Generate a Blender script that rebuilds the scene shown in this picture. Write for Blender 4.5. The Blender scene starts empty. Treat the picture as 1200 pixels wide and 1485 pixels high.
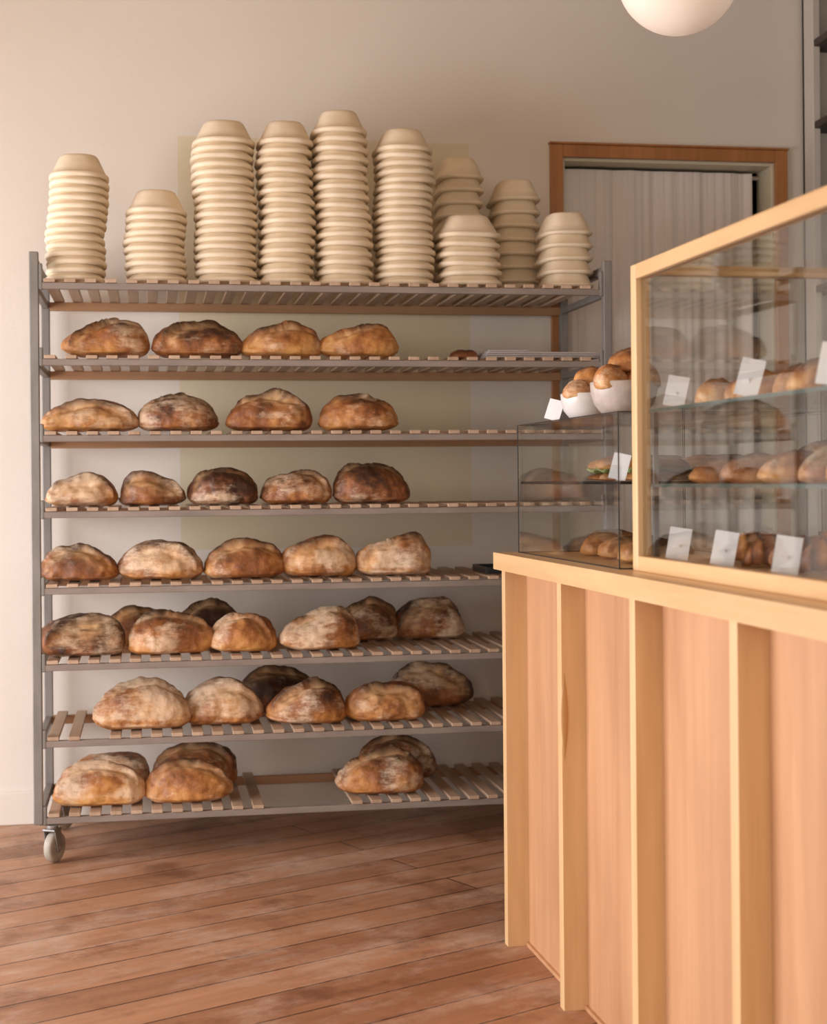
import bpy, math, random
from mathutils import Vector, Matrix, noise
random.seed(7)
scene = bpy.context.scene
scene.view_settings.view_transform = 'Standard'
scene.view_settings.exposure = 0.0

# ------------------------------------------------------------------ materials
def new_mat(name):
    m = bpy.data.materials.new(name); m.use_nodes = True
    nt = m.node_tree; b = nt.nodes['Principled BSDF']
    return m, nt, b
def N(nt, t, **kw):
    n = nt.nodes.new(t)
    for k, v in kw.items():
        if k in n.inputs: n.inputs[k].default_value = v
        else: setattr(n, k, v)
    return n
def ramp(nt, fac, stops):
    r = nt.nodes.new('ShaderNodeValToRGB')
    while len(r.color_ramp.elements) < len(stops): r.color_ramp.elements.new(0.5)
    for e, (p, c) in zip(r.color_ramp.elements, stops):
        e.position = p; e.color = (*c, 1)
    nt.links.new(fac, r.inputs['Fac']); return r
def mixc(nt, fac, a, b, mode='MIX'):
    m = nt.nodes.new('ShaderNodeMix'); m.data_type = 'RGBA'; m.blend_type = mode
    for s, v in ((0, fac), (6, a), (7, b)):
        if hasattr(v, 'links'): nt.links.new(v, m.inputs[s])
        elif isinstance(v, tuple): m.inputs[s].default_value = (*v, 1)
        else: m.inputs[s].default_value = v
    return m.outputs[2]
def coords(nt, scale=(1,1,1), rot=(0,0,0), kind='Object'):
    tc = nt.nodes.new('ShaderNodeTexCoord'); mp = nt.nodes.new('ShaderNodeMapping')
    mp.inputs['Scale'].default_value = scale; mp.inputs['Rotation'].default_value = rot
    nt.links.new(tc.outputs[kind], mp.inputs['Vector']); return mp.outputs[0]
def bump(nt, b, h, strength=0.2, dist=0.01):
    bp = nt.nodes.new('ShaderNodeBump'); bp.inputs['Strength'].default_value = strength
    bp.inputs['Distance'].default_value = dist
    nt.links.new(h, bp.inputs['Height']); nt.links.new(bp.outputs[0], b.inputs['Normal'])
def simple(name, c1, c2=None, rough=0.6, metal=0.0, scale=(8,8,8), bmp=0.0, detail=4, spec=0.5):
    m, nt, b = new_mat(name)
    b.inputs['Roughness'].default_value = rough; b.inputs['Metallic'].default_value = metal
    b.inputs['Specular IOR Level'].default_value = spec
    c2 = c2 or tuple(x*0.88 for x in c1)
    n = N(nt, 'ShaderNodeTexNoise', Scale=1.0, Detail=detail)
    nt.links.new(coords(nt, scale), n.inputs['Vector'])
    r = ramp(nt, n.outputs['Fac'], [(0.3, c2), (0.7, c1)])
    nt.links.new(r.outputs[0], b.inputs['Base Color'])
    if bmp: bump(nt, b, n.outputs['Fac'], bmp)
    return m

def wall_material():
    m, nt, b = new_mat('wall_paint'); b.inputs['Roughness'].default_value = 0.75
    tc = nt.nodes.new('ShaderNodeTexCoord'); sx = nt.nodes.new('ShaderNodeSeparateXYZ')
    nt.links.new(tc.outputs['Object'], sx.inputs[0])
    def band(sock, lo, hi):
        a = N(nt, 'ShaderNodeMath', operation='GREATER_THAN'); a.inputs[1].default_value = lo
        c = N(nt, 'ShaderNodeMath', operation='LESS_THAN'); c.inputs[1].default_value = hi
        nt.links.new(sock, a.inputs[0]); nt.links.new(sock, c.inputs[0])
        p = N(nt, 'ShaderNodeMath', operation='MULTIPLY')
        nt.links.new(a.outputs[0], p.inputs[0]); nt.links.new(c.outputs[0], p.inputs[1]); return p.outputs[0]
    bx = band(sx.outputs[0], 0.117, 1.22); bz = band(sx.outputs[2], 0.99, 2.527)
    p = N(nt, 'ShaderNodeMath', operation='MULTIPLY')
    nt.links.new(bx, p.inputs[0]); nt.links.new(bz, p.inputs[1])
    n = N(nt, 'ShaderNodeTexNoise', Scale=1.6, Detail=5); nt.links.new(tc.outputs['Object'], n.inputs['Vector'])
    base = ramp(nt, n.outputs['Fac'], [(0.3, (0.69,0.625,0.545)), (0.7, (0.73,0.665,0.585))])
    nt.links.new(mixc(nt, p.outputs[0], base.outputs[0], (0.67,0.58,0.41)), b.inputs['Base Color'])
    n2 = N(nt, 'ShaderNodeTexNoise', Scale=60, Detail=3); nt.links.new(tc.outputs['Object'], n2.inputs['Vector'])
    bump(nt, b, n2.outputs['Fac'], 0.06)
    return m
M_wall = wall_material()
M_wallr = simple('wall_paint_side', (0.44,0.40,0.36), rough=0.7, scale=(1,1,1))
M_ceil = simple('ceiling_boards', (0.38,0.26,0.16), rough=0.8, scale=(1,1,1))
M_trimw = simple('painted_trim', (0.60,0.55,0.49), rough=0.5, scale=(2,2,2))
M_jamb = simple('cream_jamb', (0.64,0.58,0.43), rough=0.5, scale=(2,2,2))

def floor_material():
    m, nt, b = new_mat('worn_floorboards')
    v = coords(nt, (1,1,1), (0,0,math.radians(-26)))
    br = N(nt, 'ShaderNodeTexBrick'); nt.links.new(v, br.inputs['Vector'])
    br.offset = 0.37; br.squash = 1
    for k, val in (('Scale',1.0),('Mortar Size',0.0034),('Mortar Smooth',0.3),('Brick Width',4.6),('Row Height',0.155),('Bias',0.0)):
        br.inputs[k].default_value = val
    br.inputs['Color1'].default_value = (0.33,0.155,0.080,1); br.inputs['Color2'].default_value = (0.48,0.25,0.138,1)
    br.inputs['Mortar'].default_value = (0.08,0.038,0.024,1)
    mp = nt.nodes.new('ShaderNodeMapping'); mp.inputs['Scale'].default_value = (1.6,26,1); nt.links.new(v, mp.inputs['Vector'])
    gr = N(nt, 'ShaderNodeTexNoise', Scale=1.0, Detail=8, Roughness=0.7); nt.links.new(mp.outputs[0], gr.inputs['Vector'])
    g = ramp(nt, gr.outputs['Fac'], [(0.25,(0.66,0.63,0.60)), (0.75,(1.18,1.17,1.15))])
    c = mixc(nt, 0.85, br.outputs['Color'], g.outputs[0], 'MULTIPLY')
    st = N(nt, 'ShaderNodeTexNoise', Scale=2.4, Detail=12, Roughness=0.78)
    mp2 = nt.nodes.new('ShaderNodeMapping'); mp2.inputs['Scale'].default_value = (0.9,1.8,1); nt.links.new(v, mp2.inputs['Vector'])
    nt.links.new(mp2.outputs[0], st.inputs['Vector'])
    sr = ramp(nt, st.outputs['Fac'], [(0.48,(0,0,0)), (0.64,(0.55,0.55,0.55))])
    c = mixc(nt, sr.outputs[0], c, (0.58,0.43,0.33))
    st2 = N(nt, 'ShaderNodeTexNoise', Scale=3.7, Detail=8, Roughness=0.68); nt.links.new(v, st2.inputs['Vector'])
    s2 = ramp(nt, st2.outputs['Fac'], [(0.34,(0.60,0.52,0.47)), (0.48,(1,1,1))])
    c = mixc(nt, 1.0, c, s2.outputs[0], 'MULTIPLY')
    vo = N(nt, 'ShaderNodeTexVoronoi', Scale=1.9); nt.links.new(v, vo.inputs['Vector'])
    kr = ramp(nt, vo.outputs['Distance'], [(0.018,(0.40,0.34,0.30)), (0.04,(1,1,1))])
    c = mixc(nt, 1.0, c, kr.outputs[0], 'MULTIPLY')
    nt.links.new(c, b.inputs['Base Color'])
    rr = ramp(nt, st.outputs['Fac'], [(0.3,(0.38,)*3), (0.7,(0.62,)*3)]); nt.links.new(rr.outputs[0], b.inputs['Roughness'])
    b.inputs['Specular IOR Level'].default_value = 0.45
    inv = N(nt, 'ShaderNodeMath', operation='SUBTRACT'); inv.inputs[0].default_value = 1.0
    nt.links.new(br.outputs['Fac'], inv.inputs[1])
    ad = N(nt, 'ShaderNodeMath', operation='MULTIPLY_ADD'); ad.inputs[1].default_value = 0.25
    nt.links.new(gr.outputs['Fac'], ad.inputs[0]); nt.links.new(inv.outputs[0], ad.inputs[2])
    bump(nt, b, ad.outputs[0], 0.4, 0.006)
    return m
M_floor = floor_material()

def wood(name, c1, c2, axis='z', rough=0.45, fine=30, c3=None):
    m, nt, b = new_mat(name); b.inputs['Roughness'].default_value = rough
    s = {'x':(1.2,fine,fine), 'y':(fine,1.2,fine), 'z':(fine,fine,1.2)}[axis]
    n = N(nt, 'ShaderNodeTexNoise', Scale=1.0, Detail=6, Roughness=0.6, Distortion=0.4)
    nt.links.new(coords(nt, s), n.inputs['Vector'])
    r = ramp(nt, n.outputs['Fac'], [(0.3, c2), (0.68, c1)])
    s2 = tuple(x*0.14 if x > 2 else x*0.8 for x in s)
    n2 = N(nt, 'ShaderNodeTexNoise', Scale=1.0, Detail=4, Distortion=0.8); nt.links.new(coords(nt, s2), n2.inputs['Vector'])
    r2 = ramp(nt, n2.outputs['Fac'], [(0.3,(0.82,0.77,0.72)), (0.7,(1.08,1.08,1.08))])
    nt.links.new(mixc(nt, 1.0, r.outputs[0], r2.outputs[0], 'MULTIPLY'), b.inputs['Base Color'])
    bump(nt, b, n.outputs['Fac'], 0.08, 0.003)
    return m
M_maple = wood('maple_trim', (0.76,0.53,0.29), (0.68,0.44,0.215), 'z', 0.4)
M_mapley = wood('maple_top', (0.75,0.505,0.265), (0.65,0.41,0.19), 'y', 0.35)
M_ply = wood('plywood_panel', (0.58,0.32,0.165), (0.47,0.24,0.115), 'z', 0.5, fine=16)
M_slat = wood('slat_wood', (0.53,0.385,0.27), (0.42,0.29,0.195), 'y', 0.6)
M_railw = wood('rail_wood', (0.42,0.23,0.115), (0.32,0.17,0.08), 'x', 0.5)
M_doorw = wood('door_casing_wood', (0.47,0.205,0.07), (0.36,0.145,0.045), 'z', 0.4)
M_darkw = wood('dark_shelf_wood', (0.05,0.035,0.03), (0.035,0.025,0.02), 'y', 0.5)
M_steel = simple('rack_steel', (0.26,0.24,0.22), (0.19,0.175,0.16), rough=0.45, metal=0.3, scale=(20,20,6))
M_rail = simple('rail_steel', (0.30,0.245,0.21), (0.22,0.18,0.155), rough=0.5, metal=0.15, scale=(6,20,20))
M_rubber = simple('caster_wheel', (0.46,0.41,0.33), (0.32,0.28,0.23), rough=0.6, scale=(30,30,30))
M_zinc = simple('caster_metal', (0.38,0.36,0.34), rough=0.4, metal=0.7)
M_black = simple('black_edge', (0.02,0.022,0.022), rough=0.3)
M_gedge = simple('glass_edge_green', (0.06,0.10,0.09), rough=0.15)
M_dark = simple('hallway_painted_shade', (0.03,0.025,0.022), rough=0.8)  # near-black wall colour, the shade of the unlit hallway put into the paint
M_card = simple('white_card', (0.92,0.92,0.94), (0.90,0.90,0.92), rough=0.5)
M_bowl1 = simple('white_ceramic', (0.72,0.69,0.65), rough=0.3)
M_bowl2 = simple('speckled_ceramic', (0.54,0.46,0.40), (0.43,0.36,0.31), rough=0.4, scale=(60,60,60))
M_tray = simple('grey_linen', (0.50,0.46,0.45), rough=0.7)
M_leaf = simple('lettuce', (0.17,0.24,0.06), (0.28,0.33,0.12), rough=0.5, scale=(40,40,40))
M_pulp = simple('wood_pulp', (0.83,0.71,0.54), (0.75,0.625,0.45), rough=0.85, scale=(14,14,30), bmp=0.15, spec=0.2)

def curtain_material():
    m, nt, b = new_mat('curtain_cloth'); b.inputs['Roughness'].default_value = 0.9
    b.inputs['Specular IOR Level'].default_value = 0.1
    n = N(nt, 'ShaderNodeTexNoise', Scale=1, Detail=3); nt.links.new(coords(nt, (300,300,300)), n.inputs['Vector'])
    r = ramp(nt, n.outputs['Fac'], [(0.3,(0.75,0.69,0.65)),(0.7,(0.81,0.75,0.71))]); nt.links.new(r.outputs[0], b.inputs['Base Color'])
    return m
M_curt = curtain_material()

def glass_material(name, tint=(0.975,0.985,0.98), k=1.0):
    m = bpy.data.materials.new(name); m.use_nodes = True; nt = m.node_tree
    nt.nodes.clear(); out = nt.nodes.new('ShaderNodeOutputMaterial')
    tr = nt.nodes.new('ShaderNodeBsdfTransparent'); tr.inputs[0].default_value = (*tint, 1)
    gl = nt.nodes.new('ShaderNodeBsdfGlossy'); gl.inputs['Roughness'].default_value = 0.0
    lw = nt.nodes.new('ShaderNodeLayerWeight'); lw.inputs[0].default_value = 0.5
    p = N(nt, 'ShaderNodeMath', operation='POWER'); p.inputs[1].default_value = 4.5
    nt.links.new(lw.outputs['Facing'], p.inputs[0])
    a = N(nt, 'ShaderNodeMath', operation='MULTIPLY_ADD'); a.inputs[1].default_value = 0.85*k; a.inputs[2].default_value = 0.03
    nt.links.new(p.outputs[0], a.inputs[0])
    mx = nt.nodes.new('ShaderNodeMixShader')
    nt.links.new(a.outputs[0], mx.inputs[0]); nt.links.new(tr.outputs[0], mx.inputs[1]); nt.links.new(gl.outputs[0], mx.inputs[2])
    nt.links.new(mx.outputs[0], out.inputs[0]); return m
M_glass = glass_material('clear_glass')

def bread_material():
    m, nt, b = new_mat('bread_crust'); b.inputs['Roughness'].default_value = 0.5
    b.inputs['Specular IOR Level'].default_value = 0.4
    at = nt.nodes.new('ShaderNodeAttribute'); at.attribute_name = 'crust'
    sp = nt.nodes.new('ShaderNodeSeparateColor'); nt.links.new(at.outputs['Color'], sp.inputs[0])
    score, top, dark = sp.outputs[0], sp.outputs[1], sp.outputs[2]
    fl = nt.nodes.new('ShaderNodeAttribute'); fl.attribute_name = 'flour'
    oi = nt.nodes.new('ShaderNodeObjectInfo')
    tc = nt.nodes.new('ShaderNodeTexCoord')
    add = N(nt, 'ShaderNodeVectorMath', operation='ADD')
    sc = N(nt, 'ShaderNodeVectorMath', operation='SCALE'); sc.inputs[0].default_value = (13,7,5)
    nt.links.new(oi.outputs['Random'], sc.inputs['Scale'])
    nt.links.new(tc.outputs['Object'], add.inputs[0]); nt.links.new(sc.outputs[0], add.inputs[1])
    vec = add.outputs[0]
    n1 = N(nt, 'ShaderNodeTexNoise', Scale=10, Detail=9, Roughness=0.70); nt.links.new(vec, n1.inputs['Vector'])
    n1c = N(nt, 'ShaderNodeMath', operation='MULTIPLY_ADD'); n1c.inputs[1].default_value = 1.5; n1c.inputs[2].default_value = -0.30
    nt.links.new(n1.outputs['Fac'], n1c.inputs[0])
    h = N(nt, 'ShaderNodeMath', operation='MULTIPLY_ADD'); h.inputs[1].default_value = 0.42
    nt.links.new(top, h.inputs[0]); nt.links.new(n1c.outputs[0], h.inputs[2])
    h2 = N(nt, 'ShaderNodeMath', operation='MULTIPLY_ADD'); h2.inputs[1].default_value = 0.34
    nt.links.new(dark, h2.inputs[0]); nt.links.new(h.outputs[0], h2.inputs[2])
    col = ramp(nt, h2.outputs[0], [(0.28,(0.68,0.365,0.12)), (0.50,(0.50,0.215,0.060)), (0.70,(0.28,0.098,0.030)), (0.98,(0.06,0.024,0.013))])
    c = mixc(nt, score, col.outputs[0], (0.70,0.44,0.215))
    mp = nt.nodes.new('ShaderNodeMapping'); mp.inputs['Scale'].default_value=(14,26,40); nt.links.new(vec, mp.inputs['Vector'])
    n2 = N(nt, 'ShaderNodeTexNoise', Scale=1.0, Detail=10, Roughness=0.82); nt.links.new(mp.outputs[0], n2.inputs['Vector'])
    n3 = N(nt, 'ShaderNodeTexNoise', Scale=6, Detail=2); nt.links.new(vec, n3.inputs['Vector'])
    mu = N(nt, 'ShaderNodeMath', operation='MULTIPLY'); nt.links.new(n2.outputs['Fac'], mu.inputs[0]); nt.links.new(n3.outputs['Fac'], mu.inputs[1])
    ma = N(nt, 'ShaderNodeMath', operation='MULTIPLY_ADD'); ma.inputs[1].default_value = 0.055
    nt.links.new(fl.outputs['Fac'], ma.inputs[0]); nt.links.new(mu.outputs[0], ma.inputs[2])
    fr = ramp(nt, ma.outputs[0], [(0.285,(0,0,0)), (0.385,(0.66,)*3)])
    c = mixc(nt, fr.outputs[0], c, (0.80,0.61,0.42))
    nt.links.new(c, b.inputs['Base Color'])
    n4 = N(nt, 'ShaderNodeTexNoise', Scale=60, Detail=5); nt.links.new(vec, n4.inputs['Vector'])
    bump(nt, b, n4.outputs['Fac'], 0.55, 0.006)
    return m
M_bread = bread_material()

# ------------------------------------------------------------------ mesh builder
class MB:
    def __init__(s): s.v=[]; s.f=[]; s.m=[]; s.sm=[]
    def box(s, x0,x1,y0,y1,z0,z1, mat=0, mtx=None):
        b=len(s.v); vs=[(x,y,z) for x in (x0,x1) for y in (y0,y1) for z in (z0,z1)]
        if mtx: vs=[tuple(mtx@Vector(p)) for p in vs]
        s.v+=vs
        for q in ((0,1,3,2),(4,6,7,5),(0,4,5,1),(2,3,7,6),(0,2,6,4),(1,5,7,3)):
            s.f.append(tuple(b+i for i in q)); s.m.append(mat); s.sm.append(False)
    def cyl(s, p0, p1, r0, mat=0, n=20, r1=None):
        r1 = r0 if r1 is None else r1
        p0=Vector(p0); p1=Vector(p1); d=(p1-p0).normalized()
        a=d.orthogonal().normalized(); c=d.cross(a); b=len(s.v)
        for p,r in ((p0,r0),(p1,r1)):
            for i in range(n):
                t=2*math.pi*i/n; s.v.append(tuple(p+(a*math.cos(t)+c*math.sin(t))*r))
        for i in range(n):
            j=(i+1)%n; s.f.append((b+i,b+j,b+n+j,b+n+i)); s.m.append(mat); s.sm.append(True)
        s.f.append(tuple(b+i for i in range(n))[::-1]); s.m.append(mat); s.sm.append(False)
        s.f.append(tuple(b+n+i for i in range(n))); s.m.append(mat); s.sm.append(False)
    def loft(s, rings, mat=0, cap=(True,True), smooth=True):
        b=len(s.v); n=len(rings[0])
        for r in rings: s.v+= [tuple(p) for p in r]
        for k in range(len(rings)-1):
            for i in range(n):
                j=(i+1)%n
                s.f.append((b+k*n+i,b+k*n+j,b+(k+1)*n+j,b+(k+1)*n+i)); s.m.append(mat); s.sm.append(smooth)
        if cap[0]: s.f.append(tuple(b+i for i in range(n))[::-1]); s.m.append(mat); s.sm.append(False)
        if cap[1]: s.f.append(tuple(b+(len(rings)-1)*n+i for i in range(n))); s.m.append(mat); s.sm.append(False)
    def build(s, name, mats, loc=(0,0,0), rotz=0.0, bevel=0.0, parent=None):
        me=bpy.data.meshes.new(name); me.from_pydata(s.v,[],s.f)
        for m in mats: me.materials.append(m)
        for p,mi,sm in zip(me.polygons,s.m,s.sm): p.material_index=mi; p.use_smooth=sm
        me.update()
        o=bpy.data.objects.new(name,me); scene.collection.objects.link(o)
        o.location=loc; o.rotation_euler=(0,0,rotz)
        if bevel:
            bv=o.modifiers.new('bevel','BEVEL'); bv.width=bevel; bv.segments=2; bv.limit_method='ANGLE'; bv.angle_limit=math.radians(50)
        if parent: o.parent=parent
        return o
def empty(name, loc=(0,0,0), rotz=0):
    e=bpy.data.objects.new(name,None); scene.collection.objects.link(e); e.location=loc; e.rotation_euler=(0,0,rotz); e.empty_display_size=0.1
    return e

# ------------------------------------------------------------------ room shell
YW=5.82; XL_ROOM=-2.6; XR_ROOM=2.84; YF=-2.4; ZC=3.35
mb=MB(); mb.box(XL_ROOM-0.15,XR_ROOM+0.15,YF-0.15,YW+1.3,-0.08,0); mb.build('floor',[M_floor])
mb=MB(); mb.box(XL_ROOM-0.15,XR_ROOM+0.15,YF-0.15,YW+1.3,ZC,ZC+0.1); mb.build('ceiling',[M_ceil])
DX0,DX1,DZ=1.588,2.455,2.485
mb=MB()
mb.box(XL_ROOM-0.15,DX0,YW,YW+0.15,0,ZC); mb.box(DX0,DX1,YW,YW+0.15,DZ,ZC); mb.box(DX1,XR_ROOM+0.15,YW,YW+0.15,0,ZC)
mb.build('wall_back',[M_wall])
mb=MB(); mb.box(XR_ROOM,XR_ROOM+0.15,YF,YW,0,ZC); mb.build('wall_right',[M_wallr])
WY0,WY1,WZ0,WZ1=1.6,5.2,0.30,2.05
mb=MB()
mb.box(XL_ROOM-0.15,XL_ROOM,YF,WY0,0,ZC); mb.box(XL_ROOM-0.15,XL_ROOM,WY1,YW,0,ZC)
mb.box(XL_ROOM-0.15,XL_ROOM,WY0,WY1,0,WZ0); mb.box(XL_ROOM-0.15,XL_ROOM,WY0,WY1,WZ1,ZC)
mb.build('wall_left',[M_wallr])
mb=MB()
for y in (WY0,WY0+1.18,WY0+2.36,WY1-0.06): mb.box(XL_ROOM-0.11,XL_ROOM-0.04,y,y+0.06,WZ0,WZ1)
mb.box(XL_ROOM-0.11,XL_ROOM-0.04,WY0,WY1,WZ0,WZ0+0.06); mb.box(XL_ROOM-0.11,XL_ROOM-0.04,WY0,WY1,WZ1-0.06,WZ1)
mb.build('window_1',[M_trimw],bevel=0.004)
FX0,FX1,FZ0,FZ1=-2.1,2.3,0.45,2.8
mb=MB()
mb.box(XL_ROOM,FX0,YF-0.15,YF,0,ZC); mb.box(FX1,XR_ROOM,YF-0.15,YF,0,ZC)
mb.box(FX0,FX1,YF-0.15,YF,0,FZ0); mb.box(FX0,FX1,YF-0.15,YF,FZ1,ZC)
mb.build('wall_front',[M_wallr])
mb=MB()
for x in (FX0,FX0+1.45,FX0+2.9,FX1-0.06): mb.box(x,x+0.06,YF-0.11,YF-0.04,FZ0,FZ1)
mb.box(FX0,FX1,YF-0.11,YF-0.04,FZ0,FZ0+0.06); mb.box(FX0,FX1,YF-0.11,YF-0.04,FZ1-0.06,FZ1)
mb.build('window_2',[M_trimw],bevel=0.004)
mb=MB(); mb.box(XL_ROOM,DX0-0.05,YW-0.016,YW,0,0.12); mb.build('baseboard_back',[M_wall],bevel=0.004)
mb=MB(); mb.box(DX0-0.4,DX1+0.4,YW+1.1,YW+1.2,0,ZC); mb.box(DX0-0.4,DX0-0.3,YW+0.15,YW+1.1,0,ZC); mb.box(DX1+0.3,DX1+0.4,YW+0.15,YW+1.1,0,ZC)
mb.build('wall_hallway',[M_dark])

mb=MB()
mb.box(DX0-0.05,DX0,YW-0.022,YW,0,DZ+0.048,0); mb.box(DX1,DX1+0.05,YW-0.022,YW,0,DZ+0.048,0)
mb.box(DX0,DX1,YW-0.022,YW,DZ,DZ+0.048,0)
mb.box(DX0-0.055,DX1+0.055,YW-0.03,YW,DZ+0.048,DZ+0.056,0)
mb.box(DX0,DX0+0.012,YW,YW+0.15,0,DZ,1); mb.box(DX1-0.012,DX1,YW,YW+0.15,0,DZ,1); mb.box(DX0+0.012,DX1-0.012,YW,YW+0.15,DZ-0.012,DZ,1)
mb.build('door_1',[M_doorw,M_jamb],bevel=0.003)
mb=MB(); nx,nz=220,30; cx0,cx1=1.602,2.405; zt,zb=2.462,0.06
for k in range(nz+1):
    w=k/nz; z=zt+(zb-zt)*w
    for i in range(nx+1):
        u=i/nx; x=cx0+(cx1-cx0)*u
        amp=0.35+0.65*min(1,w*4)
        f=noise.noise(Vector((u*13,w*0.5,3.3)))*0.022+noise.noise(Vector((u*34,w*0.9,7.1)))*0.010+noise.noise(Vector((u*4,w*0.3,1.1)))*0.02
        f+=noise.noise(Vector((u*80,w*6,2.0)))*0.004*max(0,1-w*5)
        mb.v.append((x,YW+0.10+amp*f*1.5,z))
for k in range(nz):
    for i in range(nx):
        a=k*(nx+1)+i; mb.f.append((a,a+1,a+nx+2,a+nx+1)); mb.m.append(0); mb.sm.append(True)
mb.cyl((DX0+0.013,YW+0.118,2.447),(DX1-0.013,YW+0.118,2.447),0.008,1)
mb.build('door_curtain',[M_curt,M_trimw])

mb=MB(); bx0,bx1,by0,by1=2.57,2.83,4.3,5.80
mb.box(bx0,bx0+0.03,by1-0.10,by1,0,3.3,0)
mb.box(bx0,bx1,by1-0.02,by1,0,3.3,0)
mb.box(bx1-0.012,bx1,by0,by1-0.02,0,3.3,2)
mb.box(bx0,bx1-0.012,by0,by0+0.02,0,3.3,0)
for z in (0.3,0.65,1.0,1.32,1.64,1.96,2.28,2.60,2.92,3.22):
    mb.box(bx0+0.005,bx1-0.012,by0+0.02,by1-0.02,z,z+0.028,1)
mb.build('bookcase',[M_trimw,M_darkw,M_wallr],bevel=0.003)

# ------------------------------------------------------------------ rack
RX0,RX1,RY0,RY1=-0.3755,1.580,5.15,5.745
SH=[1.885-0.2479*i for i in range(8)]
rack=empty('bakery_rack',((RX0+RX1)/2,(RY0+RY1)/2,0))
off=(-rack.location[0],-rack.location[1],0)
def rk(mb,name,mats,bevel=0.0): 
    return mb.build(name,mats,loc=off,bevel=bevel,parent=rack)
P=0.03
mb=MB()
for x in (RX0,RX1-P):
    for y in (RY0,RY1-P):
        mb.box(x,x+P,y,y+P,0.137,1.992)
    mb.box(x+0.003,x+P-0.003,RY0+P,RY1-P,1.945,1.975)
    mb.box(x+0.003,x+P-0.003,RY0+P,RY1-P,0.137,0.165)
    for z in SH[:-1]: mb.box(x+0.004,x+P-0.004,RY0+P,RY1-P,z-0.016,z+0.008)
for x,sg in ((RX0+P,1),(RX1-P,-1)):
    for z in SH: mb.box(min(x,x+sg*0.012),max(x,x+sg*0.012),RY0+0.002,RY0+0.026,z-0.016,z+0.045 if z<1.8 else z+0.07)
rk(mb,'frame',[M_steel],0.003)
mb=MB()
for z in SH:
    mb.box(RX0+P,RX1-P,RY0+0.003,RY0+0.028,z-0.013,z+0.008)
rk(mb,'front_rails',[M_rail],0.002)
mb=MB()
for z in SH: mb.box(RX0+P,RX1-P,RY1-0.03,RY1-0.004,z-0.022,z+0.008)
rk(mb,'back_rails',[M_railw],0.002)
mb=MB(); rnd=random.Random(3)
for i,z in enumerate(SH):
    x=RX0+P+0.016
    k=0
    while x<RX1-P-0.04:
        w=0.036; skip=False
        if i==7 and 0.37<x<0.60: skip=True
        if i==6 and k==2: skip=True
        if not skip:
            dy=rnd.uniform(-0.002,0.003)
            mb.box(x,x+w,RY0+dy,RY1-0.002,z+0.009,z+0.021+rnd.uniform(-0.0005,0.0005))
        x+=0.0665+rnd.uniform(-0.0015,0.0015); k+=1
rk(mb,'slats',[M_slat],0.0015)
for ci,(x,y) in enumerate(((RX0+0.055,RY0+0.05),(RX1-0.055,RY0+0.05),(RX0+0.055,RY1-0.06),(RX1-0.055,RY1-0.06))):
    mb=MB(); r=0.05
    rings=[]
    for (dx,rr) in ((-0.015,0.030),(-0.015,0.042),(-0.012,0.048),(-0.006,r),(0.006,r),(0.012,0.048),(0.015,0.042),(0.015,0.030)):
        rings.append([(x+dx,y+0.015+rr*math.cos(t),r+0.001+rr*math.sin(t)) for t in [2*math.pi*j/32 for j in range(32)]])
    mb.loft(rings,0)
    mb.cyl((x-0.024,y+0.015,r),(x+0.024,y+0.015,r),0.010,1)
    mb.cyl((x-0.017,y+0.015,r),(x+0.017,y+0.015,r),0.018,1)
    for sx in (-1,1):
        m=Matrix.Translation((x+sx*0.021,y+0.0075,0.078))@Matrix.Rotation(math.radians(14),4,'X')
        mb.box(-0.002,0.002,-0.018,0.018,-0.036,0.036,1,m)
    mb.box(x-0.023,x+0.023,y-0.022,y+0.024,0.107,0.113,1)
    mb.cyl((x,y,0.113),(x,y,0.127),0.02,1)
    mb.box(x-0.032,x+0.032,y-0.03,y+0.03,0.127,0.1375,1)
    M=Matrix.Translation((x,y,0))@Matrix.Rotation(math.radians(-28 if ci==0 else -20*ci),4,'Z')@Matrix.Translation((-x,-y,0))
    mb.v=[tuple(M@Vector(p)) if p[2]<0.1275 else p for p in mb.v]
    rk(mb,'caster_%d'%(ci+1),[M_rubber,M_zinc],0.0015)

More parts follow.
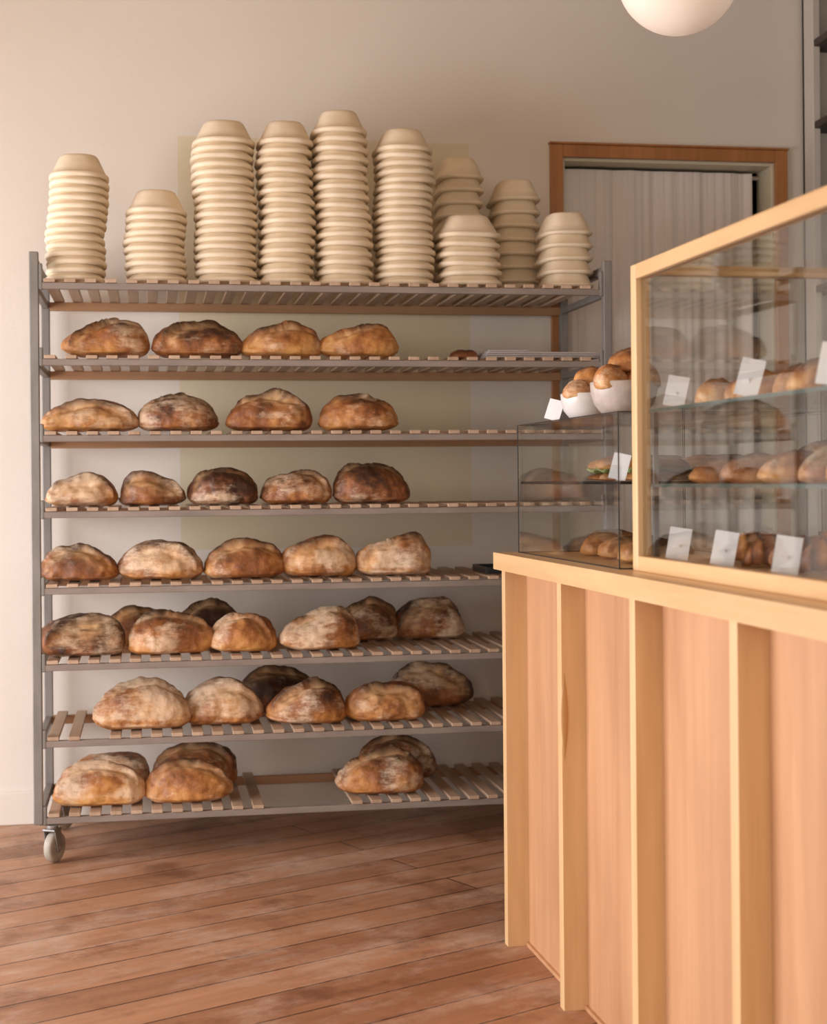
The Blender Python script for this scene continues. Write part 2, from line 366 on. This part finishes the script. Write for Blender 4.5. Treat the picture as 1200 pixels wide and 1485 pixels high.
# ------------------------------------------------------------------ baskets
def basket_stack(X,Y,z0,w,d,h,sp,n_exp,lean,seed):
    rnd=random.Random(seed); mb=MB(); NS=48
    toph=min(0.082,h*0.42); n=max(1,round((h-toph)/sp)); sp=(h-toph)/n
    def ring(r,z,ox,oy,tx,ty,rot):
        pts=[]
        for i in range(NS):
            t=2*math.pi*i/NS
            cx,cy=math.cos(t),math.sin(t)
            px=math.copysign(abs(cx)**(2/n_exp),cx)*w/2*r; py=math.copysign(abs(cy)**(2/n_exp),cy)*d/2*r
            qx=px*math.cos(rot)-py*math.sin(rot)+ox; qy=px*math.sin(rot)+py*math.cos(rot)+oy
            pts.append((qx,qy,z+tx*px+ty*py))
        return pts
    for j in range(n+1):
        f=j/max(1,n); z=j*sp
        ox=lean*f+rnd.uniform(-0.003,0.003)+0.004*math.sin(j*0.6+seed); oy=rnd.uniform(-0.003,0.003)
        tx=rnd.uniform(-0.025,0.025) if j else 0; ty=rnd.uniform(-0.01,0.01) if j else 0; rot=rnd.uniform(-0.04,0.04)
        lip=0.0160 if sp<0.037 else 0.012; s=rnd.uniform(0.978,1.0)
        prof=[(0.88,0.000),(0.945,0.0),(0.98,0.002),(0.997,0.006),(1.0,lip*0.55),(0.99,lip-0.002),(0.955,lip+0.001),(0.915,lip+0.003)]
        if j<n:
            side=0.905-0.22*max(0,sp-lip)/0.07
            prof+=[(side,max(sp*0.95,lip+0.004)),(side-0.05,sp+0.003)]
        else:
            H=toph
            prof+=[(0.83,H*0.45),(0.69,H*0.82),(0.65,H*0.92),(0.60,H*0.985),(0.54,H),(0.3,H*1.01),(0.05,H*1.012)]
        mb.loft([ring(r*s,z+dz,ox,oy,tx,ty,rot) for r,dz in prof],0)
    return mb.build('proofing_basket_stack',[M_pulp],loc=(X,Y,z0))
ZT=SH[0]+0.0225
YF1,YB1=5.312,5.60
for i,(X,Y,w,d,h,sp,ne,lean) in enumerate([
    (-0.238,YF1,0.200,0.26,0.424,0.0255,2.5,0.016),
    (0.030,YF1,0.208,0.26,0.312,0.0245,2.5,0.0),
    (0.268,YF1,0.216,0.26,0.550,0.0275,2.5,-0.010),
    (0.474,YF1,0.196,0.26,0.554,0.0335,2.6,-0.006),
    (0.672,YF1,0.198,0.26,0.596,0.0325,2.6,-0.018),
    (0.880,YF1,0.206,0.26,0.540,0.0275,2.5,0.0),
    (1.135,YB1,0.178,0.25,0.507,0.045,3.2,0.0),
    (1.105,YF1,0.226,0.27,0.248,0.032,3.4,0.0),
    (1.345,YB1,0.188,0.25,0.432,0.047,3.2,-0.004),
    (1.456,YF1,0.186,0.25,0.266,0.047,3.4,0.0)]):
    basket_stack(X,Y,ZT,w,d,h,sp,ne,lean,i+1)

# ------------------------------------------------------------------ loaves
def loaf_mesh(L,W,H,seed,dark=0.0,score=1.0,nu=96,nv=70,nscale=1.0,flour=None):
    rnd=random.Random(seed*31+5); off=Vector((seed*3.7,seed*1.9,seed*5.3))
    zc=0.26*H; vs=[]; cols=[]; fls=[]
    c0=rnd.uniform(-0.26,-0.06); tilt=rnd.uniform(-0.6,0.6); curve=rnd.uniform(-0.10,0.16)
    pw=rnd.uniform(0.66,0.95); asym=rnd.uniform(-0.16,0.16); hump=rnd.uniform(-0.24,0.24)
    if flour is None: flour=rnd.choice((-0.3,0.0,0.2))
    for a in range(nv+1):
        phi=math.pi*a/nv
        cx=math.cos(phi); sn=max(0.0,math.sin(phi))
        x=-L/2*cx; q=-cx
        if sn<1e-6: pr=ph=0
        else: pr=sn**(pw*0.95); ph=sn**pw
        pr*=1+asym*q; ph*=1+hump*q
        for i in range(nu):
            t=2*math.pi*i/nu; ct,st=math.cos(t),math.sin(t)
            y=W/2*pr*math.copysign(abs(ct)**0.95,ct)
            if st>=0: z=zc+(H-zc)*ph*st
            else: z=zc-zc*min(1,ph*1.3)*abs(st)**0.5
            p=Vector((x,y,z))
            nz=(noise.noise(p*13+off)*0.008+noise.noise(p*40+off)*0.0045+noise.noise(p*6+off)*0.014)*nscale
            dirv=Vector((x*0.4,y,(z-zc))).normalized() if (abs(y)+abs(z-zc))>1e-5 else Vector((math.copysign(1,x),0,0))
            sc=0.0; topn=max(0,st)*ph
            if st>0.02 and abs(q)<0.88:
                d=y/W-(c0+tilt*q*0.35+curve*(1-q*q))+0.03*noise.noise(Vector((p.x*22,0,seed*2.3)))
                env=(1-(q/0.88)**2)**0.55*score*(0.75+0.7*noise.noise(Vector((p.x*16,seed*1.7,0))))
                if d>0: lip=math.exp(-(d/0.09)**1.3)*0.024
                else: lip=-math.exp(-((d+0.07)/0.07)**2)*0.016+0.024*math.exp(-((d)/0.012)**2)
                nz+=lip*env*(W/0.18)
                band=1/(1+math.exp(-(d+0.20)/0.02))*1/(1+math.exp((d+0.010)/0.008))
                sc=min(1,band*env*(0.7+0.9*noise.noise(Vector((p.x*25,p.y*120,p.z*80))+off)))
                topn+=1.9*math.exp(-((d-0.02)/0.03)**2)*env-0.4*band*env
            if st<-0.3: nz*=0.2
            p+=dirv*nz; p.z=max(p.z,0.0)
            vs.append(tuple(p)); cols.append((max(0,sc)*0.9,max(0,min(1,topn*0.62)),dark,1))
            fls.append(flour*(1.0 if st>0 else 0.3)+0.3*(1-min(1,max(0,z/H))))
    fs=[]
    for a in range(nv):
        for i in range(nu):
            j=(i+1)%nu; fs.append((a*nu+i,a*nu+j,(a+1)*nu+j,(a+1)*nu+i))
    me=bpy.data.meshes.new('bread'); me.from_pydata(vs,[],fs); me.materials.append(M_bread)
    at=me.color_attributes.new('crust','FLOAT_COLOR','POINT')
    for k,c in enumerate(cols): at.data[k].color=c
    fa=me.attributes.new('flour','FLOAT','POINT')
    fa.data.foreach_set('value',fls)
    for p in me.polygons: p.use_smooth=True
    me.update(); return me
cnt=[0]
def loaf(name,X,Y,z,L,W,H,dark,rot=0.0,score=1.0,**kw):
    cnt[0]+=1; me=loaf_mesh(L,W,H,cnt[0],dark,score,**kw)
    o=bpy.data.objects.new(name,me); scene.collection.objects.link(o); o.location=(X,Y,z); o.rotation_euler=(0,0,rot); return o
FY,BY=5.275,5.52
# shelf, x, y, length, height, bake, rotation, flour
LO=[ (1,-0.135,FY,.288,.118,.35,0,1.2),(1,.170,FY,.305,.113,.85,0,.3),(1,.447,FY,.280,.103,-.2,0,.6),(1,.710,FY,.276,.113,.1,0,-.2),
 (2,-.190,FY,.335,.103,.35,0,1.1),(2,.102,FY,.280,.116,.75,0,1.0),(2,.403,FY,.300,.120,.55,0,.2),(2,.711,FY,.288,.116,.25,0,.7),
 (3,-.221,FY,.244,.103,.35,0,1.1),(3,.013,FY,.232,.108,.95,0,.1),(3,.250,FY,.240,.114,1.0,0,.2),(3,.494,FY,.236,.106,.7,0,.6),(3,.757,FY,.270,.128,.85,0,-.2),
 (4,-.228,FY,.272,.124,.95,0,.6),(4,.038,FY,.292,.130,.4,0,.6),(4,.318,FY,.292,.126,.5,0,0.2),(4,.568,FY+.01,.270,.138,.4,0,.8),(4,.826,FY,.270,.134,.35,0,1.8),
 (5,-.221,FY,.285,.142,1.1,0,.4),(5,.066,FY,.288,.126,.5,0,1.1),(5,-.03,BY,.27,.130,.6,0.1,.3),(5,.309,FY,.245,.123,.2,0,.5),(5,.20,BY+.02,.25,.145,1.2,0,0),(5,.574,FY,.282,.126,.4,0,1.1),(5,.76,BY,.25,.135,.7,0,.2),(5,.99,BY+.02,.28,.14,.9,0,.2),
 (6,-.024,FY,.330,.152,.35,0,1.4),(6,.245,FY+.04,.28,.152,.35,-0.15,1.9),(6,.523,FY,.282,.128,.55,0,.3),(6,.45,BY+.03,.29,.155,1.0,0,0),(6,.795,FY,.280,.131,.45,0,.4),(6,1.01,BY+.04,.30,.155,1.0,0,.7),
 (7,-.172,FY,.310,.138,.1,0,1.5),(7,-.14,BY,.29,.135,.3,0,.9),(7,.128,FY,.300,.131,.25,0,.3),(7,.15,BY,.31,.14,.5,0,.3),(7,.771,FY,.300,.131,.45,0,.4),(7,.87,BY,.30,.15,.85,0,0)]
rr=random.Random(11)
for (i,X,Y,w,h,dk,ro,fl) in LO:
    loaf('bread_loaf',X,Y,SH[i]+0.0225,w*0.975,0.165,h,dk,ro+rr.uniform(-0.08,0.08),rr.uniform(0.75,1.3),flour=fl)
loaf('bread_heel',1.085,5.30,SH[1]+0.0225,0.10,0.10,0.035,0.95,0,0.0)
mb=MB()
for k in range(3): mb.box(-0.205+k*0.004,0.205-k*0.006,-0.17,0.17,k*0.007,k*0.007+0.006)
mb.box(-0.19,-0.05,-0.16,0.1,0.021,0.027)
mb.build('folded_linen',[M_tray],loc=(1.345,5.36,SH[1]+0.0225),bevel=0.003)
mb=MB(); mb.box(-0.09,0.09,-0.12,0.12,0,0.004); 
for a in ((-0.09,-0.086,-0.12,0.12),(0.086,0.09,-0.12,0.12),(-0.086,0.086,-0.12,-0.116),(-0.086,0.086,0.116,0.12)): mb.box(*a,0.004,0.022)
mb.build('baking_pan',[M_black],loc=(1.24,5.36,SH[4]+0.0225),bevel=0.0015)

# ------------------------------------------------------------------ counter
CA=math.radians(1.61)
def CW(v,s,z=0.0): return (-math.sin(CA)*s+math.cos(CA)*v, math.cos(CA)*s+math.sin(CA)*v, z)
v0,s0=1.10,4.03
mb=MB()
def cb(mb,va,vb,sa,sb,za,zb,mat=0): mb.box(va-v0,vb-v0,sa-s0,sb-s0,za,zb,mat)
cb(mb,1.102,1.70,0.9,4.02,0.0,1.0,1)
for n in range(7):
    s=4.026-0.513*n
    cb(mb,1.044,1.102,s-0.034,s,0.0,1.0,0)
cb(mb,1.094,1.102,0.9,4.02,0.0,0.010,1)
cb(mb,1.030,1.76,0.88,4.062,1.0,1.045,2)
for v in (1.3,1.66): cb(mb,v,v+0.04,4.02,4.045,0.0,1.0,0)
rings=[]
for k in range(13):
    u=k/12; rad=math.sin(math.pi*min(max(u,0.02),0.98))
    rings.append([(1.050-v0+0.009*rad*math.cos(2*math.pi*i/14),3.479-s0+0.003*rad*math.sin(2*math.pi*i/14),0.585+0.205*u) for i in range(14)])
mb.loft(rings,3)
M_flaw=wood('maple_flaw',(0.62,0.38,0.17),(0.50,0.28,0.11),'z',0.5)
mb.build('bakery_counter',[M_maple,M_ply,M_mapley,M_flaw],loc=CW(v0,s0),rotz=CA,bevel=0.003)

def glass_case_small():
    root=empty('glass_display_case',CW(1.3,3.6,1.045),CA)
    va,vb,sa,sb,H=1.0885-1.3,1.56-1.3,3.189-3.6,4.0145-3.6,0.335
    g=MB(); t=0.006
    g.box(va,va+t,sa,sb,0,H); g.box(vb-t,vb,sa,sb,0,H); g.box(va+t,vb-t,sa,sa+t,0,H); g.box(va+t,vb-t,sb-t,sb,0,H)
    g.box(va,vb,sa,sb,H,H+t); g.box(va+t,vb-t,sa+t,sb-t,0.184,0.189)
    g.build('panes',[M_glass],parent=root)
    e=MB(); w=0.0025
    for v in (va-0.001,vb-w+0.001):
        for s in (sa-0.001,sb-w+0.001): e.box(v,v+w,s,s+w,0,H+t)
    for z in (0.0,H+t-w):
        e.box(va-0.001,va+w-0.001,sa,sb,z,z+w); e.box(vb-w,vb,sa,sb,z,z+w); e.box(va,vb,sa-0.001,sa+w-0.001,z,z+w); e.box(va,vb,sb-w,sb,z,z+w)
    e.box(va+t,va+t+w,sa+t,sb-t,0.183,0.190)
    e.box(va+t,vb-t,sa+t,sa+t+w,0.183,0.190)
    e.build('edges',[M_black],parent=root)
glass_case_small()

def wood_case():
    cv,cs=1.38,2.3
    root=empty('wood_framed_display_case',CW(cv,cs,1.045),CA)
    va,vb,sa,sb,H=1.103-cv,1.66-cv,1.15-cs,3.145-cs,0.648
    f=MB(); p=0.032
    for v in (va,vb-p):
        for s in (sa,sb-p): f.box(v,v+p,s,s+p,0,H,0)
    for v in (va,vb-p):
        f.box(v,v+p,sa+p,sb-p,H-p,H,1); f.box(v,v+p,sa+p,sb-p,0,p,1)
    for s in (sa,sb-p):
        f.box(va+p,vb-p,s,s+p,H-0.022,H,1); f.box(va+p,vb-p,s,s+p,0,p,1)
    f.box(va+p,vb-p,sa+p,sb-p,0.0,0.022,1)
    f.build('wood_frame',[M_maple,M_mapley],bevel=0.003,parent=root)
    g=MB(); t=0.005
    g.box(va+0.012,va+0.012+t,sa+p,sb-p,p,H-p); g.box(vb-0.018,vb-0.018+t,sa+p,sb-p,p,H-p)
    g.box(va+p,vb-p,sb-0.018,sb-0.018+t,p,H-0.022)
    g.box(va+p,vb-p,sa+p,sb-p,H-0.012,H-0.007)
    for z in (0.178,0.335): g.box(va+p,vb-p,sa+p,sb-p,z,z+t)
    g.build('panes',[M_glass],parent=root)
    e=MB()
    for z in (0.178,0.335):
        e.box(va+p-0.003,va+p,sa+p,sb-p,z-0.001,z+t+0.001,0)
        for v in (va+p+0.002,vb-p-0.012):
            for s in (sb-p-0.012,sa+p+0.002,(sa+sb)/2): e.box(v,v+0.010,s,s+0.010,0.022,z-0.001,1)
    e.build('shelf_edges',[M_gedge,M_steel],parent=root)
wood_case()
Z_base,Z_s1,Z_s2=1.067,1.045+0.183+0.001,1.045+0.340+0.001

def tag(v,s,z,w=0.044,h=0.06,yaw=0.0,roll=0.0):
    mb=MB(); m=Matrix.Rotation(roll,4,'Y')@Matrix.Rotation(math.radians(-14),4,'X')
    lift=abs(math.sin(roll))*w/2
    mb.box(-w/2,w/2,-0.0006,0.0006,0.0,h,0,Matrix.Translation((0,0,lift))@m)
    mb.box(-w*0.15,w*0.15,0.0,0.001,0.0,h*0.55,0,Matrix.Translation((0,0.018,0.0))@Matrix.Rotation(math.radians(24),4,'X'))
    mb.build('price_tag',[M_card],loc=CW(v,s,z),rotz=CA+math.radians(-34)+yaw)
tag(1.165,3.06,Z_s2,yaw=0.1,h=0.066,roll=0.18); tag(1.16,2.68,Z_s2,w=0.044,h=0.072,roll=0.22); tag(1.16,2.34,Z_s2,w=0.048,h=0.072,roll=0.15)
for v,s,yw in ((1.165,3.05,0.1),(1.165,2.81,0.0),(1.165,2.53,0.05)): tag(v,s,Z_base+0.001,w=0.046,h=0.068,yaw=yw,roll=0.14)
tag(1.125,3.31,1.235,w=0.040,h=0.06,roll=0.2); tag(1.125,3.82,1.3875,w=0.040,h=0.054,roll=0.25)

def bowl(v,s,r,h,mat,seed):
    x,y,z=CW(v,s,1.3865); root=empty('bowl_of_bread_rolls',(x,y,z))
    mb=MB(); NS=40
    prof=[(0.45,0),(0.66,0.004),(0.88,h*0.35),(0.97,h*0.7),(1.0,h),(0.97,h+0.002),(0.94,h-0.002),(0.88,h*0.7),(0.75,h*0.38),(0.4,0.012),(0.02,0.010)]
    mb.loft([[(r*q*math.cos(2*math.pi*i/NS),r*q*math.sin(2*math.pi*i/NS),z) for i in range(NS)] for q,z in prof],0)
    mb.build('ceramic_bowl',[mat],parent=root)
    rnd=random.Random(seed)
    for k,(dx,dy,dz) in enumerate(((-0.42,-0.3,0.70),(0.44,-0.28,0.70),(0.0,0.42,0.72),(0.05,-0.05,1.22))):
        o=loaf('bread_roll',dx*r,dy*r,h*dz+0.004,r*1.15,r*0.95,r*0.74,-0.25,rnd.uniform(-0.6,0.6),0.6,nu=40,nv=30,nscale=0.5)
        o.name='roll_%d'%(k+1); o.parent=root
bowl(1.170,3.66,0.066,0.062,M_bowl1,1)
bowl(1.175,3.40,0.078,0.074,M_bowl2,2)

def cl(name,v,s,z,L,W,H,dark,rot,score=0.9): 
    x,y,_=CW(v,s); return loaf(name,x,y,z,L,W,H,dark,rot,score,nu=44,nv=34,nscale=0.5)
def croissant(v,s,z,rot,dark):
    mb=MB(); rings=[]; cols=[]; n=44; NS=20
    for k in range(n+1):
        u=k/n; q=2*u-1; ang=q*1.25
        R=0.052; c=Vector((math.sin(ang)*R*1.25,-math.cos(ang)*R+R*0.5,0))
        tn=Vector((math.cos(ang)*1.25,math.sin(ang),0)).normalized(); nr=Vector((-tn.y,tn.x,0))
        seg=(u*8)%1.0
        e=max(0.0,1-abs(q)**2.2)
        rad=0.032*e**0.7*(0.84+0.18*seg)+0.003
        lift=0.031*e**0.7+0.003
        rings.append([tuple(c+nr*rad*math.cos(2*math.pi*i/NS)+Vector((0,0,rad*0.92*math.sin(2*math.pi*i/NS)+lift))) for i in range(NS)])
        cols+= [(0.0,0.8*(1-seg),dark,1)]*NS
    mb.loft(rings,0)
    o=mb.build('croissant',[M_bread],loc=CW(v,s,z),rotz=rot)
    at=o.data.color_attributes.new('crust','FLOAT_COLOR','POINT')
    for k,c in enumerate(cols): at.data[k].color=c
# top shelf: small rounds and rolls; middle: flat loaves; base: croissants
for (v,s,L,W,H,dk,r) in ((1.25,3.03,.10,.09,.055,.0,0.3),(1.28,2.92,.10,.09,.058,.2,0.2),(1.25,2.81,.11,.09,.062,.0,-.2),(1.28,2.70,.10,.09,.060,.3,.1),(1.26,2.59,.11,.09,.064,.1,.2),(1.28,2.47,.11,.09,.062,.3,.1),(1.27,2.35,.11,.09,.06,.1,0),(1.42,3.02,.13,.11,.075,.1,0),(1.43,2.88,.13,.11,.08,.2,.2),(1.42,2.74,.13,.11,.085,.1,.2),(1.43,2.60,.13,.11,.08,.3,0),(1.27,2.23,.11,.09,.06,.1,0)):
    cl('sourdough_bun',v,s,Z_s2,L,W,H,dk,r)
for (v,s,L,W,H,dk,r) in ((1.25,3.00,.15,.10,.05,.2,.1),(1.27,2.84,.17,.12,.055,.5,.0),(1.26,2.68,.14,.11,.055,.2,.1),(1.27,2.54,.15,.11,.055,.4,.3),(1.46,2.95,.20,.13,.08,.2,.0),(1.46,2.74,.20,.13,.08,.4,.1),(1.27,2.40,.16,.12,.06,.3,0)):
    cl('small_loaf',v,s,Z_s1,L,W,H,dk,r)
for i,(v,s) in enumerate(((1.29,2.96),(1.27,2.83),(1.29,2.70),(1.27,2.57),(1.45,2.95),(1.45,2.80),(1.45,2.64),(1.28,2.42),(1.28,2.28))):
    croissant(v,s,Z_base+0.001,0.5*math.sin(i*2.1),0.25+0.12*(i%3))
def sandwich(v,s,z,rot):
    root=empty('sandwich',CW(v,s,z),rot)
    for nm,zz,hh in (('bread_bottom',0,0.024),('bread_top',0.025,0.034)):
        cnt[0]+=1; me=loaf_mesh(0.16,0.08,hh,cnt[0],0.1,0.6,36,28,0.5)
        o=bpy.data.objects.new(nm,me); scene.collection.objects.link(o); o.parent=root; o.location=(0,0,zz)
    mb=MB(); NS=40; rings=[]
    for q,zz in ((0.3,0.022),(0.9,0.021),(1.0,0.025),(0.9,0.028),(0.3,0.027)):
        rings.append([(0.08*q*math.cos(t)*(1+0.07*math.sin(9*t)),0.043*q*math.sin(t)*(1+0.12*math.sin(11*t)),zz+0.004*math.sin(7*t)) for t in [2*math.pi*i/NS for i in range(NS)]])
    mb.loft(rings,0); mb.build('lettuce_layer',[M_leaf],parent=root)
for i,(v,s) in enumerate(((1.24,3.37),(1.22,3.49),(1.24,3.62),(1.42,3.36),(1.42,3.50),(1.40,3.70))): sandwich(v,s,1.2355,CA+0.35*math.sin(i*3))
for v,s,r in ((1.25,3.40,.1),(1.27,3.60,.0),(1.28,3.78,.2)): cl('small_loaf',v,s,1.0465,.19,.11,.055,.25,r)

# ------------------------------------------------------------------ pendant globe
def globe(x,y,z,r,name='globe_pendant_light'):
    root=empty(name,(x,y,z))
    m,nt,b=new_mat('opal_glass'); b.inputs['Base Color'].default_value=(0.76,0.66,0.57,1); b.inputs['Roughness'].default_value=0.3
    b.inputs['Emission Color'].default_value=(1.0,0.72,0.55,1); b.inputs['Emission Strength'].default_value=0.30
    mb=MB(); NS=48; rings=[]
    for k in range(1,32):
        t=math.pi*k/32; rings.append([(r*math.sin(t)*math.cos(2*math.pi*i/NS),r*math.sin(t)*math.sin(2*math.pi*i/NS),-r*math.cos(t)) for i in range(NS)])
    mb.loft(rings,0); mb.build('globe',[m],parent=root)
    mb=MB(); mb.cyl((0,0,r-0.008),(0,0,r+0.03),0.045,0,32); mb.cyl((0,0,r+0.03),(0,0,ZC-z-0.03),0.004,0,10); mb.cyl((0,0,ZC-z-0.03),(0,0,ZC-z),0.06,0,32)
    mb.build('cord_and_canopy',[M_black],parent=root)
globe(1.275,3.59,2.465,0.15)

# ------------------------------------------------------------------ lights
def area(name,loc,target,sx,sy,power,col):
    l=bpy.data.lights.new(name,'AREA'); l.shape='RECTANGLE'; l.size=sx; l.size_y=sy; l.energy=power; l.color=col
    o=bpy.data.objects.new(name,l); scene.collection.objects.link(o); o.location=loc
    d=Vector(target)-Vector(loc); o.rotation_euler=d.to_track_quat('-Z','Y').to_euler(); return o
area('window_daylight_side',(XL_ROOM-0.2,3.4,1.2),(XL_ROOM+2,3.4,0.85),3.5,1.7,235,(0.94,0.93,0.97))
area('window_daylight_front',(0.1,YF-0.2,1.65),(0.1,YF+2,1.60),4.3,2.3,100,(1.0,0.90,0.77))
for x,y,e in ((-0.9,3.9,7),(0.9,3.4,5),(0.3,1.6,13)):  # added out-of-view point lights that warm the upper wall; no fixtures modelled
    l=bpy.data.lights.new('added_warm_fill','POINT'); l.energy=e; l.shadow_soft_size=0.15; l.color=(1.0,0.63,0.32)
    o=bpy.data.objects.new('added_warm_fill',l); scene.collection.objects.link(o); o.location=(x,y,3.0)
w=bpy.data.worlds.new('world'); scene.world=w; w.use_nodes=True
w.node_tree.nodes['Background'].inputs[0].default_value=(0.92,0.94,1.0,1); w.node_tree.nodes['Background'].inputs[1].default_value=0.5

# ------------------------------------------------------------------ camera
cd=bpy.data.cameras.new('camera'); cam=bpy.data.objects.new('camera',cd); scene.collection.objects.link(cam)
cd.sensor_fit='VERTICAL'; cd.sensor_height=36; cd.lens=2250/1485*36; cd.shift_y=-45.5/1485
cam.matrix_world=Matrix.Translation((0,0,1.24))@Matrix.Rotation(math.radians(-9.7),4,'Z')@Matrix.Rotation(math.radians(90),4,'X')@Matrix.Rotation(math.radians(-0.5),4,'Z')
cd.dof.use_dof=True; cd.dof.focus_distance=4.2; cd.dof.aperture_fstop=4.0
cd.clip_start=0.05
scene.camera=cam
